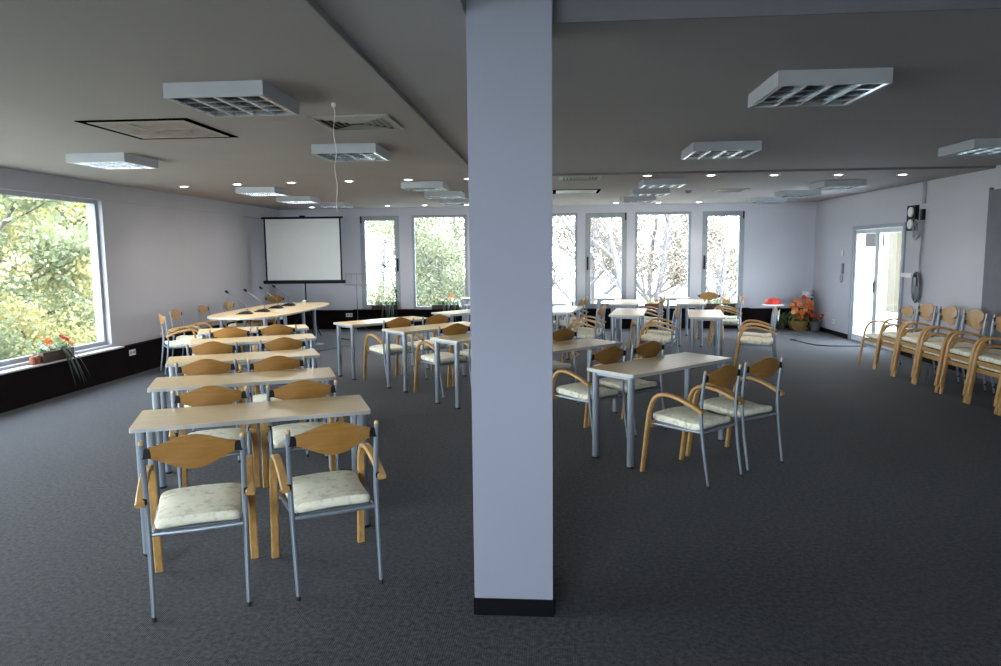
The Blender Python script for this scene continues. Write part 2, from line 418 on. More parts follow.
# column
m = MB(); m.span((-.382, 3.25, 0), (-.002, 3.63, 2.99), .004); colm = struct(m.build('column', MT['column']))
m = MB(); m.span((-.386, 3.245, 0), (.002, 3.635, .085)); m.build('skirting', MT['blackbase'], colm)
# ------------------------------------------------------------------ armchair
def make_chair():
    t = thing('armchair', 'armchair', 'chair')
    # seat cushion
    m = MB(); N = 44; rings = []
    def outline(k, s):
        a = 2*PI*k/N; ca, sa = math.cos(a), math.sin(a); e = .30
        x = math.copysign(abs(ca)**e, ca); y = math.copysign(abs(sa)**e, sa)
        wx = .218 + .006*y - .016*(1-y*y)
        return x*wx*s, .012 + y*.243*s
    def zz(x, y): return .428 + .014*math.sin((y+.05)*6.5) + .030*max(0, (-.10-y)/.13)**1.6 - .22*x*x
    for s, dz in ((.90, -.012), (.975, -.006), (1.0, .010), (1.0, .026), (.965, .040), (.85, .047), (.6, .052), (.3, .054)):
        rings.append([m.b.verts.new((*outline(k, s), zz(*outline(k, s))+dz)) for k in range(N)])
    for i in range(len(rings)-1):
        for k in range(N): m.b.faces.new((rings[i][k], rings[i][(k+1) % N], rings[i+1][(k+1) % N], rings[i+1][k]))
    m.b.faces.new(rings[0][::-1]); m.b.faces.new(rings[-1])
    m.build('seat', MT['fabric'], t, True)
    # seat frame: two side tubes, rear rail, front rail
    m = MB()
    for s in (-1, 1): m.tube([(s*.205, -.232, .405), (s*.210, -.05, .400), (s*.222, .215, .402)], .010, 8)
    m.tube([(-.215, -.234, .408), (0, -.238, .405), (.215, -.234, .408)], .011, 8)
    m.span((-.19, -.20, .404), (.19, .215, .416))
    m.build('seat_frame', MT['metal'], t, True)
    m = MB(); m.box((0, .228, .392), (.45, .022, .052), bev=.006); m.build('front_rail', MT['apron'], t)
    # rear legs running up to the backrest
    prof = [(-.300, 0), (-.283, .10), (-.266, .20), (-.249, .31), (-.237, .42), (-.230, .50), (-.231, .58), (-.238, .68), (-.250, .78), (-.260, .855)]
    for s in (-1, 1):
        m = MB(); m.tube([(s*(.215+.012*z), y, z+.008) for y, z in prof], [.0095, .0105, .0115, .0125, .014, .014, .013, .0125, .0125, .012], 10)
        l = m.build('rear_leg', MT['metal'], t, True)
        m = MB(); m.lathe([(.0115, 0), (.012, .012), (.0105, .022)], (s*.215, -.300, 0), 10); m.build('foot_cap', MT['rubber'], l, True)
        m = MB(); m.lathe([(.0125, .860), (.0128, .868), (.008, .878)], (s*.2256, -.2605, 0), 10); m.build('post_cap', MT['beech2'], l, True)
    # bent arms: front leg, curve and armrest in one strip
    arm = [(.292, 0), (.275, .13), (.257, .27), (.240, .40), (.227, .49), (.208, .56), (.178, .612), (.135, .643), (.08, .655), (.02, .654), (-.05, .643), (-.12, .624), (-.18, .603), (-.235, .580), (-.262, .566)]
    for s in (-1, 1):
        m = MB(); m.sweep([(s*(.251-.003*(z > .5)), y, z) for y, z in arm], .044, .026)
        a = m.build('bent_armrest', MT['beech2'], t, True)
        m = MB(); m.box((s*.228, -.232, .578), (.02, .03, .03), bev=.004); m.build('arm_clamp', MT['black'], a)
    # plywood backrest
    m = MB(); nu, nv = 28, 6; g = {}
    for side, off in ((0, -.0055), (1, .0055)):
        for i in range(nu+1):
            u = -1+2*i/nu; bt = (math.cos(PI*u)+1)/2; bt2 = max(0, 1-u*u)
            zt = .846 + .044*bt**.85 + .010*bt2; zb = .788 - .046*bt**.9 - .014*bt2
            for j in range(nv+1):
                v = j/nv; z = zb+(zt-zb)*v
                y = -.2555 - .030*(1-u*u) - .11*(z-.82) + off
                g[side, i, j] = m.b.verts.new((u*.193, y, z))
    for side in (0, 1):
        for i in range(nu):
            for j in range(nv):
                q = (g[side, i, j], g[side, i+1, j], g[side, i+1, j+1], g[side, i, j+1]); m.b.faces.new(q)
    for i in range(nu):
        for j in (0, nv): m.b.faces.new((g[0, i, j], g[0, i+1, j], g[1, i+1, j], g[1, i, j]))
    for j in range(nv):
        for i in (0, nu): m.b.faces.new((g[0, i, j], g[0, i, j+1], g[1, i, j+1], g[1, i, j]))
    br = m.build('backrest', MT['beech'], t, True)
    for s in (-1, 1):
        m = MB(); m.box((s*.206, -.2545, .816), (.040, .018, .050), bev=.004); m.build('bracket', MT['black'], br)
    freeze(t); return t
CH = make_chair()
def chair(x, y, deg, label, group=None, rear=True, z=0.0):
    """x,y: middle between the rear feet"""
    a = math.radians(deg); fx, fy = -math.sin(a), math.cos(a)
    return place(CH, (x+.30*fx, y+.30*fy, z), a, label, group)

# ------------------------------------------------------------------ desks
L, D = 1.365, .515
def make_table(L, D, nm='narrow_desk'):
    t = thing(nm, 'desk', 'table')
    c = .014; o = []
    for sx_, sy_ in ((1, 1), (-1, 1), (-1, -1), (1, -1)):
        cx, cy = sx_*(L/2-c), sy_*(D/2-c)
        a0 = {(1, 1): 0, (-1, 1): 90, (-1, -1): 180, (1, -1): 270}[(sx_, sy_)]
        for k in range(5):
            a = math.radians(a0+k*22.5); o.append((cx+c*math.cos(a), cy+c*math.sin(a)))
    m = MB(); m.prism([(x*.999, y*.998) for x, y in o], .772, .7755); top = m.build('tabletop', MT['top'], t)
    m = MB(); m.prism(o, .749, .7722); m.build('edge_band', MT['edge'], top)
    lx, ly = L/2-.05, D/2-.066
    m = MB()
    for s in (-1, 1): m.box((0, s*.09, .734), (2*lx, .03, .028)); m.box((s*lx, 0, .734), (.03, 2*ly, .028))
    m.build('under_frame', MT['tmetal'], t)
    for sx_ in (-1, 1):
        for sy_ in (-1, 1):
            m = MB(); m.tube([(sx_*lx, sy_*ly, .012), (sx_*lx, sy_*ly, .748)], .029, 14); l = m.build('leg', MT['tmetal'], t, True)
            m = MB(); m.lathe([(.029, 0), (.031, .006), (.030, .016)], (sx_*lx, sy_*ly, 0), 14); m.build('foot_cap', MT['rubber'], l, True)
    freeze(t); return t
TB = make_table(L, D)
def table(x, y, deg, label, group): return place(TB, (x, y, 0), math.radians(deg), label, group)
def from_near_left(x, y, deg):
    a = math.radians(deg); ca, sa = math.cos(a), math.sin(a)
    return x+ca*L/2-sa*D/2, y+sa*L/2+ca*D/2
def loc_pt(cx, cy, deg, lx, ly):
    a = math.radians(deg); return cx+lx*math.cos(a)-ly*math.sin(a), cy+lx*math.sin(a)+ly*math.cos(a)

ORD = ['nearest', 'second nearest', 'third nearest', 'fourth nearest', 'farthest']
# left row of five desks with two armchairs each
Lrow = [(-1.768, 4.02, 22.9), (-2.35, 5.19, 23.2), (-2.865, 6.36, 26.0), (-3.357, 7.72, 26), (-3.85, 8.855, 25)]
def back(c, d):
    a = math.radians(c[2]); return (c[0]-math.sin(a)*d, c[1]+math.cos(a)*d, c[2])
LCH = [[(-1.715, 3.175, 24), (-1.10, 3.435, 29)], [(-2.23, 4.395, 23), (-1.683, 4.605, 25)], [(-2.81, 5.49, 25), (-2.28, 5.68, 27)],
       [(-3.29, 6.57, 26), (-2.69, 6.91, 27)], [(-3.77, 7.99, 25), (-3.33, 8.32, 26)]]
for i, (nx, ny, dg) in enumerate(Lrow):
    c = loc_pt(nx, ny, dg, 0, D/2)
    table(*c, dg, 'narrow pale-topped desk, %s of the row at the left' % ORD[i], 'desks in the left row')
    for k, (x, y, a) in enumerate(back(q, (.01, .02, .09, .17, .10)[i]) for q in LCH[i]):
        chair(x, y, a, ('golden-backed armchair in the left foreground, %s of the front pair' if i == 0 else 'golden-backed armchair at the '+ORD[i]+' desk of the left row, %s of its pair') % ('right' if k else 'left'), 'armchairs of the left row')

# middle row of five desks, some behind the column
Mrow = [(.63, 5.56, 43.2), (-.25, 6.69, 42.8), (-1.06, 7.698, 45), (-1.846, 8.631, 46), (-2.759, 9.498, 46)]
MCH = [[(1.295, 5.30, 43), (1.705, 5.69, 37)], [(.61, 6.27, 42), (1.02, 6.665, 42)], [(-.20, 7.33, 42), (.23, 7.77, 42)],
       [(-1.02, 8.29, 42), (-.59, 8.69, 42)], [(-1.86, 9.08, 42), (-1.42, 9.54, 42)]]
for i, (nx, ny, dg) in enumerate(Mrow):
    c = from_near_left(nx, ny, dg)
    table(*c, dg, 'narrow pale-topped desk, %s of the slanted middle row' % ORD[i], 'desks in the middle row')
    for k, (x, y, a) in enumerate(back(q, (0, .12, .15, .20, .25)[i]) for q in MCH[i]):
        chair(x, y, a, 'golden-backed armchair at the %s desk of the middle row, %s of its pair' % (ORD[i], 'right' if k else 'left'), 'armchairs of the middle row')

# third row: desks standing end-on, chairs facing left
R3 = [('beside the column', (.16, 12.12, 80)), ('in the centre', (1.22, 11.51, 80)), ('nearest the right side', (2.36, 11.17, 80))]
for nm, (x, y, dg) in R3:
    table(x, y, dg, 'desk seen end-on in the front rank on the right, ' + nm, 'desks in the right-hand ranks')
P3 = [('beside the column', [(.78, 11.05), (.86, 11.65)]), ('in the centre', [(1.86, 10.60), (1.97, 11.20)]), ('nearest the right side', [(3.22, 10.30), (3.36, 10.88)])]
for nm, pp in P3:
    for k, (x, y) in enumerate(pp):
        chair(x, y, 73+3*k, '%s armchair of the pair facing left in the front right rank, %s' % (('near', 'far')[k], nm), 'armchairs in the right-hand ranks')
R4 = [('half behind the column', (.10, 13.95, 80)), ('in the middle', (1.39, 13.72, 80)), ('farthest right', (2.61, 13.70, 80))]
for nm, (x, y, dg) in R4:
    table(x, y, dg, 'desk seen end-on in the rear rank before the windows, ' + nm, 'desks in the right-hand ranks')
P4 = [('half behind the column', [(.55, 12.90), (.66, 13.56)]), ('in the middle', [(2.0, 12.95), (2.12, 13.61)]), ('farthest right', [(3.47, 13.15), (3.60, 13.85)])]
for nm, pp in P4:
    for k, (x, y) in enumerate(pp):
        chair(x, y, 74+3*k, '%s armchair of the pair facing left in the rear rank, %s' % (('near', 'far')[k], nm), 'armchairs in the right-hand ranks')
table(1.18, 15.42, 88, 'desk standing end-on against the far windows, left one', 'desks in the right-hand ranks')
table(2.58, 15.42, 88, 'desk standing end-on against the far windows, right one', 'desks in the right-hand ranks')
chair(3.18, 14.75, 170, 'armchair with sunlit back turned towards the right-hand far windows', 'armchairs in the right-hand ranks')
# desks left of the column, farther back
table(-1.36, 11.83, 50, 'desk just left of the column, nearest of three by the far planter', 'desks left of the column')
table(-1.05, 13.60, 50, 'desk just left of the column, middle of three by the far planter', 'desks left of the column')
table(-1.30, 15.30, 12, 'desk just left of the column, farthest of three, under the window', 'desks left of the column')

# chairs ranged along the right wall: one single, then stacks of two
WORD = ['first', 'second', 'third', 'fourth', 'fifth', 'sixth', 'seventh']
for i, yc in enumerate([10.80, 10.24, 9.67, 9.10, 8.50, 7.93, 7.36]):
    chair(5.24, yc, 90, ('single armchair by the right wall, closest to the glass door' if i == 0 else 'lower armchair of the stack at the right wall, %s from the glass door' % WORD[i]), 'armchairs along the right wall')
    if i:
        chair(5.22, yc-.02, 90, 'upper armchair of the stack at the right wall, %s from the glass door' % WORD[i], 'armchairs along the right wall', z=.088)

# head table and its chairs
ht = thing('conference_table', 'long pale conference table with rounded ends and table microphones', 'table', (-4.97, 12.32, 0), 0)
o = []
Wd, Ln = .66, 1.74
for k in range(48):
    a = 2*PI*k/48; ca, sa = math.cos(a), math.sin(a)
    x = math.copysign(abs(ca)**.62, ca)*Wd; y = math.copysign(abs(sa)**.55, sa)*Ln
    o.append((x, y))
m = MB(); m.prism([(x*.998, y*.999) for x, y in o], .772, .7755); tp = m.build('tabletop', MT['top'], ht)
m = MB(); m.prism(o, .747, .7722); m.build('edge_band', MT['edge'], tp)
m = MB()
for x in (-.36, .36): m.box((x, 0, .725), (.03, 2.7, .045))
for y in (-1.2, 0, 1.2): m.box((0, y, .725), (.72, .03, .045))
m.build('under_frame', MT['tmetal'], ht)
for y in (-1.32, -.45, .45, 1.05):
    for x in (-.36, .36):
        m = MB(); m.tube([(x, y, .01), (x, y, .747)], .030, 14); l = m.build('leg', MT['tmetal'], ht, True)
        if y > 1:
            m = MB(); m.lathe([(.17, 0), (.17, .008), (.05, .022), (.03, .03)], (x, y, 0), 24); m.build('foot_disc', MT['tmetal'], l, True)
        else:
            m = MB(); m.lathe([(.03, 0), (.032, .006), (.03, .016)], (x, y, 0), 14); m.build('foot_cap', MT['rubber'], l, True)
chair(-5.98, 10.74, -82, 'armchair behind the conference table, nearest of three along the left wall', 'chairs round the conference table')
chair(-6.02, 11.70, -85, 'armchair behind the conference table, middle of three along the left wall', 'chairs round the conference table')
chair(-6.02, 12.66, -88, 'armchair behind the conference table, farthest of three along the left wall', 'chairs round the conference table')
chair(-5.85, 14.60, 172, 'armchair at the far end of the conference table, facing the room', 'chairs round the conference table')
chair(-5.78, 9.99, -52, 'armchair beside the left wall at the near end of the conference table, seen side-on', 'chairs round the conference table')

def make_mic():
    t = thing('table_microphone', 'mic', 'microphone')
    m = MB()
    pr = [(-.12, 0), (.12, 0), (.12, .012), (.06, .05), (.02, .055), (-.12, .012)]
    a = [m.b.verts.new((x, -.065, z)) for x, z in pr]; b_ = [m.b.verts.new((x, .065, z)) for x, z in pr]
    m.b.faces.new(a); m.b.faces.new(b_[::-1])
    for i in range(6): m.b.faces.new((a[i], a[(i+1) % 6], b_[(i+1) % 6], b_[i]))
    bs = m.build('base', MT['black'], t)
    m = MB(); m.box((-.06, 0, .036), (.05, .05, .006), rot=Matrix.Rotation(-.30, 3, 'Y')); m.build('button_panel', MT['chrome'], bs)
    m = MB(); m.tube([(.045, 0, .05), (.045, 0, .12), (.02, 0, .16), (-.05, 0, .21), (-.14, 0, .275), (-.255, 0, .355)], .006, 8); m.build('gooseneck', MT['chrome'], t, True)
    m = MB(); pts = [(-.245, 0, .349), (-.26, 0, .359), (-.28, 0, .373), (-.297, 0, .385), (-.305, 0, .391)]
    m.tube(pts, [.010, .020, .023, .018, .006], 12); m.build('foam_head', MT['black'], t, True)
    freeze(t); return t
MC = make_mic()
for (x, y, rz), wd in zip([(-5.06, 11.28, 4), (-4.96, 11.74, 0), (-5.02, 12.50, -6), (-5.02, 13.12, -4)], ['nearest', 'second nearest', 'third nearest', 'farthest']):
    place(MC, (x, y, .7755), math.radians(rz), 'black gooseneck microphone on the conference table, %s of four' % wd, 'table microphones')
tag(MB().box((0, 0, .032), (.08, .03, .06), rz=.2, bev=.004).build('name_card', MT['white'], loc=(-4.93, 13.72, .7757)), 'small white card standing at the far end of the conference table', 'card')
for k, (x, y, a) in enumerate([(-4.74, 11.98, .3), (-4.72, 12.32, -.2)]):
    tag(MB().box((0, 0, .0012), (.21, .297, .0018), rz=a).build('paper_sheet', MT['paper'], loc=(x, y, .7757)), ('nearer', 'farther')[k]+' loose paper sheet on the conference table beside the microphones', 'paper', 'papers on the conference table')

# projection screen on a tripod
ps = thing('projection_screen', 'white projection screen with black border on a tripod stand by the left corner', 'screen', (-5.36, 15.0, 0), math.radians(2))
SW, Z0, Z1 = .835, 1.17, 2.52
m = MB(); m.span((-SW+.03, -.004, Z0+.02), (SW-.03, .004, Z1-.02)); cl = m.build('screen_cloth', MT['screen'], ps)
m = MB(); m.span((-SW, -.006, Z0), (-SW+.035, .006, Z1)); m.span((SW-.035, -.006, Z0), (SW, .006, Z1)); m.build('black_border', MT['black'], cl)
m = MB(); m.box((0, .01, Z0-.02), (2*SW+.12, .07, .075), bev=.015); m.build('roller_case', MT['black'], ps)
m = MB(); m.box((0, 0, Z1), (2*SW+.10, .03, .045), bev=.008); m.box((0, .02, Z1+.03), (.12, .03, .04), bev=.006); m.build('top_bar', MT['black'], ps)
m = MB(); m.tube([(0, .05, .42), (0, .05, Z1+.03)], .016, 10); m.build('pole', MT['black'], ps, True)
for k in range(3):
    a = math.radians(90+120*k); m = MB()
    m.tube([(0, .05, .62), (.42*math.cos(a), .05+.42*math.sin(a), .015)], .011, 8); l = m.build('leg', MT['black'], ps, True)
    m = MB(); m.lathe([(.018, 0), (.018, .02), (.010, .03)], (.42*math.cos(a), .05+.42*math.sin(a), 0), 10); m.build('rubber_foot', MT['rubber'], l, True)

# music stand
ms = thing('music_stand', 'thin wire music stand between the screen and the far window', 'stand', (-4.34, 15.45, 0))
m = MB(); m.tube([(0, 0, .12), (0, 0, 1.06)], .009, 8); m.build('pole', MT['chrome'], ms, True)
for k in range(3):
    a = math.radians(30+120*k); m = MB(); m.tube([(0, 0, .28), (.25*math.cos(a), .25*math.sin(a), .01)], .006, 6); m.build('leg', MT['chrome'], ms, True)
m = MB()
for z in (1.06, 1.30): m.tube([(-.26, .10*(z-1.06), z), (.26, .10*(z-1.06), z)], .006, 6)
for x in (-.26, -.13, 0, .13, .26): m.tube([(x, 0, 1.06), (x*.92, .03, 1.30)], .004, 6)
m.tube([(-.26, -.03, 1.06), (.26, -.03, 1.06)], .008, 6); m.build('wire_desk', MT['chrome'], ms, True)
# vocal mic stand
vs = thing('microphone_stand', 'black microphone stand with angled boom before the first far window', 'microphone stand', (-3.44, 15.35, 0))
m = MB(); m.tube([(0, 0, .06), (0, 0, .92)], .011, 8); m.build('pole', MT['black'], vs, True)
for k in range(3):
    a = math.radians(90+120*k); m = MB(); m.tube([(0, 0, .12), (.27*math.cos(a), .27*math.sin(a), .012)], .008, 6); m.build('leg', MT['black'], vs, True)
m = MB(); m.tube([(.02, 0, .80), (-.03, 0, 1.0), (-.16, 0, 1.40)], .008, 8); m.box((0, 0, .93), (.05, .05, .06), bev=.01); m.build('boom', MT['black'], vs, True)
m = MB(); m.tube([(-.14, 0, 1.38), (-.17, 0, 1.42), (-.235, 0, 1.475)], .014, 10); mk = m.build('microphone', MT['black'], vs, True)
m = MB(); m.tube([(-.225, 0, 1.467), (-.245, 0, 1.482), (-.268, 0, 1.502), (-.280, 0, 1.512)], [.016, .027, .026, .010], 12); m.build('mesh_head', MT['chrome'], mk, True)

# ------------------------------------------------------------------ ceiling things
def make_fixture(lit, S=.61):
    t = thing('ceiling_light', 'fixture', 'light'); h = .088; w_ = .014
    m = MB()
    m.span((-S/2, -S/2, -h), (-S/2+w_, S/2, 0)); m.span((S/2-w_, -S/2, -h), (S/2, S/2, 0))
    m.span((-S/2+w_, -S/2, -h), (S/2-w_, -S/2+w_, 0)); m.span((-S/2+w_, S/2-w_, -h), (S/2-w_, S/2, 0))
    m.span((-S/2+w_, -S/2+w_, -.012), (S/2-w_, S/2-w_, 0)); m.build('housing', MT['housing'], t)
    m = MB(); m.span((-S/2+w_, -S/2+w_, -.022), (S/2-w_, S/2-w_, -.013)); m.build('reflector', MT['glowreflector'] if lit else MT['tray'], t)  # when lit, the reflector itself glows to imitate tube light falling on it
    for k in range(4):
        x = -S/2+S*(k+.5)/4; m = MB(); m.tube([(x, -S/2+.03, -.040), (x, S/2-.03, -.040)], .012, 8)
        m.build('tube_lamp', MT['lit'] if lit else MT['tube'], t, True)
    m = MB(); iw = S/2-w_
    def vee(p, q, ax):
        for sgn in (-1, 1):
            if ax == 'y': m.quad([(p+sgn*.020, -iw, -h+.004), (p+sgn*.004, -iw, -.050), (p+sgn*.004, iw, -.050), (p+sgn*.020, iw, -h+.004)])
    for k in range(5):
        x = -iw+2*iw*k/4
        if k in (0, 4):
            m.box((x+(.012 if k == 0 else -.012), 0, -h/2-.022), (.022, 2*iw, .040))
        else:
            for sgn in (-1, 1):
                m.box((x+sgn*.008, 0, -h/2-.022), (.003, 2*iw, .042), rot=Matrix.Rotation(sgn*.22, 3, 'Y'))
            m.box((x, 0, -h+.0035), (.022, 2*iw, .003))
    m.build('louvre', MT['louvre'], t)
    m = MB()
    for k in range(1, 12):
        y = -iw+2*iw*k/12
        if k % 3 == 0: m.box((0, y, -h/2-.022), (2*iw, .006, .040)); m.box((0, y, -h+.0035), (2*iw, .014, .003))
        else: m.box((0, y, -.056), (2*iw, .004, .022))
    m.build('cross_blades', MT['louvre'], t)
    if lit:
        l = bpy.data.lights.new('fixture_lamp', 'AREA'); l.shape = 'SQUARE'; l.size = S-.06; l.energy = 13; l.color = (1, .96, .90)
        o = bpy.data.objects.new('fixture_lamp', l); COL.objects.link(o); o.parent = t; o.location = (0, 0, -h-.004)
    freeze(t); return t
FX0, FX1 = make_fixture(False), make_fixture(True)
S2 = .305
def fixture(x, yn, z, lit, label): place(FX1 if lit else FX0, (x, yn+S2, z), 0, label, 'louvred ceiling lights')
for x, y, lit, lab in [
    (-2.01, 4.20, 0, 'large unlit louvred light, nearest over the left desk rows'),
    (-4.55, 6.90, 1, 'brightly lit louvred light over the large left window side'),
    (-1.95, 6.64, 0, 'louvred light beside the hanging wire and the ceiling vent'),
    (-4.52, 10.65, 1, 'lit louvred light, second along the left wall'),
    (-4.60, 12.45, 1, 'lit louvred light, third along the left wall'),
    (-4.40, 13.90, 0, 'unlit louvred light farthest along the left wall, above the screen'),
    (-1.88, 10.26, 0, 'louvred light left of the column, nearest of three in a file'),
    (-1.84, 11.90, 0, 'louvred light left of the column, middle of three in a file'),
    (-1.83, 13.45, 0, 'louvred light left of the column, farthest of three in a file'),
    (1.60, 10.43, 0, 'louvred light past the ceiling step right of the column, nearest of three'),
    (1.62, 12.02, 0, 'louvred light past the ceiling step right of the column, middle of three'),
    (1.63, 13.66, 0, 'louvred light past the ceiling step right of the column, farthest of three'),
    (4.37, 11.15, 0, 'louvred light near the glass door, nearest of three along the right wall'),
    (4.36, 12.92, 0, 'louvred light near the glass door, middle of three along the right wall'),
    (4.27, 14.45, 0, 'louvred light near the glass door, farthest of three along the right wall')]:
    fixture(x, y, ZC, lit, lab)
FX2 = make_fixture(False, .655)
for x, y, lab in [(1.66, 4.45, 'large unlit louvred light on the raised ceiling, nearest right of the column'),
                  (1.70, 7.22, 'unlit louvred light on the raised ceiling, second right of the column, before the step'),
                  (4.42, 7.38, 'louvred light on the raised ceiling at the right edge')]:
    place(FX2, (x, y+.328, ZR), 0, lab, 'louvred ceiling lights')

def make_down():
    t = thing('downlight', 'downlight', 'light')
    m = MB(); m.lathe([(.050, 0), (.075, 0), (.078, -.004), (.070, -.010), (.052, -.008)], (0, 0, 0), 20); m.build('trim_ring', MT['white'], t, True)
    m = MB(); m.lathe([(.050, -.004), (.046, -.009), (.02, -.011)], (0, 0, 0), 20); m.build('lens', MT['lens'], t, True)
    l = bpy.data.lights.new('downlight_lamp', 'SPOT'); l.energy = 20; l.color = (1, .93, .84); l.spot_size = 1.9; l.spot_blend = .8; l.shadow_soft_size = .05
    o = bpy.data.objects.new('downlight_lamp', l); COL.objects.link(o); o.parent = t; o.location = (0, 0, -.03)
    freeze(t); return t
DW = make_down()
near_dl = [(-5.48, 10.36), (-4.57, 10.16), (-3.73, 10.07), (-2.87, 10.0), (-2.01, 9.95), (-1.17, 9.95), (.45, 9.98), (1.29, 9.98), (2.16, 10.06), (3.04, 10.18), (3.94, 10.30), (4.85, 10.42)]
far_dl = [(-5.27, 15.4), (-3.55, 15.25), (-2.75, 15.3), (-1.85, 15.35), (1.34, 15.45), (2.25, 15.55), (3.11, 15.6)]
N1 = ['first', 'second', 'third', 'fourth', 'fifth', 'sixth', 'seventh', 'eighth', 'ninth', 'tenth', 'eleventh', 'twelfth']
for i, (x, y) in enumerate(near_dl):
    if i == 6: continue
    place(DW, (x, y, ZC), 0, 'round recessed downlight, %s from the left in the nearer line across the ceiling' % N1[i if i < 6 else i-1], 'ceiling downlights')
for i, (x, y) in enumerate(far_dl):
    place(DW, (x, y, ZC), 0, 'round recessed downlight, %s from the left in the line along the far wall' % N1[i], 'ceiling downlights')

# cassette air units and vents
def air_unit(name, x, y, s, label):
    t = thing(name, label, 'air conditioner', (x, y, ZC), 0)
    m = MB(); h = s/2
    for a in (-1, 1):
        m.span((-h, a*h-a*.09, -.006), (h, a*h, 0)); m.span((a*h-a*.09, -h+.09, -.006), (a*h, h-.09, 0))
    m.build('opening_shade_ring', MT['openshade'], t)  # flat black ring painting the shade inside the opening
    m = MB(); q = h-.055
    for a in (-1, 1):
        m.span((-q, a*q-a*.05, -.0075), (q, a*q, 0)); m.span((a*q-a*.05, -q+.05, -.0075), (a*q, q-.05, 0))
    m.build('inner_frame', MT['grille'], t)
    m = MB(); q -= .05
    m.span((-q, -q, -.0065), (q, q, 0)); m.box((0, .02, -.008), (q*1.5, .03, .004)); m.box((-.1, -.08, -.008), (.03, q*1.2, .004)); m.box((.12, .06, -.008), (.16, .12, .004))
    m.build('drain_tray', MT['ac'], t)
air_unit('ceiling_cassette', -3.17, 5.70, .88, 'open ceiling air unit with missing cover, left of the nearest light')
air_unit('ceiling_cassette', .40, 12.42, .80, 'dark-edged ceiling air unit far off, just right of the column')
def vent(x, y, s, label, slots):
    t = thing('ceiling_vent', label, 'vent', (x, y, ZC)); h = s/2
    m = MB()
    for a in (-1, 1):
        m.span((-h, a*h-a*.03, -.012), (h, a*h, 0), .003); m.span((a*h-a*.03, -h+.03, -.012), (a*h, h-.03, 0), .003)
    m.build('frame', MT['grille'], t)
    m = MB(); m.span((-h+.03, -h+.03, -.003), (h-.03, h-.03, 0)); m.build('backing', MT['black'], t)
    m = MB(); n = 5
    for k in range(n):
        q = h-.045-k*(h-.06)/n
        for a in (-1, 1):
            m.box((0, a*q, -.010), (2*q, .030, .004), rot=Matrix.Rotation(a*.5, 3, 'X')); m.box((a*q, 0, -.010), (.026, 2*q, .004), rot=Matrix.Rotation(-a*.5, 3, 'Y'))
    m.build('louvre_blades', MT['grille'], t)
vent(-1.52, 5.60, .60, 'square louvred ceiling vent behind the hanging wire', 5)
vent(.38, 10.10, .58, 'square louvred ceiling vent beside the column, past the step', 5)
vent(3.05, 12.6, .50, 'small faint ceiling vent in the far right ceiling', 5)
m = MB(); m.lathe([(.055, 0), (.055, -.02), (.035, -.045), (.012, -.05)], (0, 0, 0), 18)
tag(m.build('smoke_detector', MT['cable'], loc=(2.33, 12.6, ZC), smooth=True), 'small round smoke detector on the far ceiling', 'detector')
m = MB(); m.lathe([(.016, 0), (.016, -.02), (.006, -.03)], (0, 0, 0), 10)
rnd = random.Random(5)
pts = [(0, 0, -.02)]
for k in range(1, 22): pts.append((.006*math.sin(k*.9), .006*math.cos(k*.7), -.02-k*.034))
m.tube(pts, .0028, 6)
tag(m.build('hanging_wire', MT['wire'], loc=(-1.49, 4.88, ZC), smooth=True), 'thin pale wire dangling from the ceiling over the left rows', 'wire')

# ------------------------------------------------------------------ flowers and planters
def bloom(m, c, r, nrm, rnd, n=7):
    nrm = Vector(nrm).normalized(); a = nrm.orthogonal().normalized(); b_ = nrm.cross(a); c = Vector(c)
    for k in range(n):
        t = 2*PI*k/n+rnd.random()*.3; d = a*math.cos(t)+b_*math.sin(t); e = nrm.cross(d)
        m.quad([c, c+d*r*.6+e*r*.33+nrm*r*.2, c+d*r+nrm*r*.12, c+d*r*.6-e*r*.33+nrm*r*.2])
    g = bmesh.ops.create_icosphere(m.b, subdivisions=1, radius=r*.28); bmesh.ops.translate(m.b, vec=c+nrm*r*.12, verts=g['verts'])
def blade(m, p0, d, up, ln, wd, droop, seg=7):
    p = Vector(p0); d = Vector((d[0], d[1], 0)).normalized(); s = Vector((-d.y, d.x, 0)); pr = None
    for i in range(seg+1):
        t = i/seg; q = p+d*ln*t*(.55+.15*t)+Vector((0, 0, up*t*(1-t)*2.2-droop*t*t)); hw = wd*math.sin(PI*(.12+.88*t))*.5
        a = m.b.verts.new(q-s*hw); c = m.b.verts.new(q+s*hw+Vector((0, 0, .002)))
        if pr: m.b.faces.new((pr[0], pr[1], c, a))
        pr = (a, c)
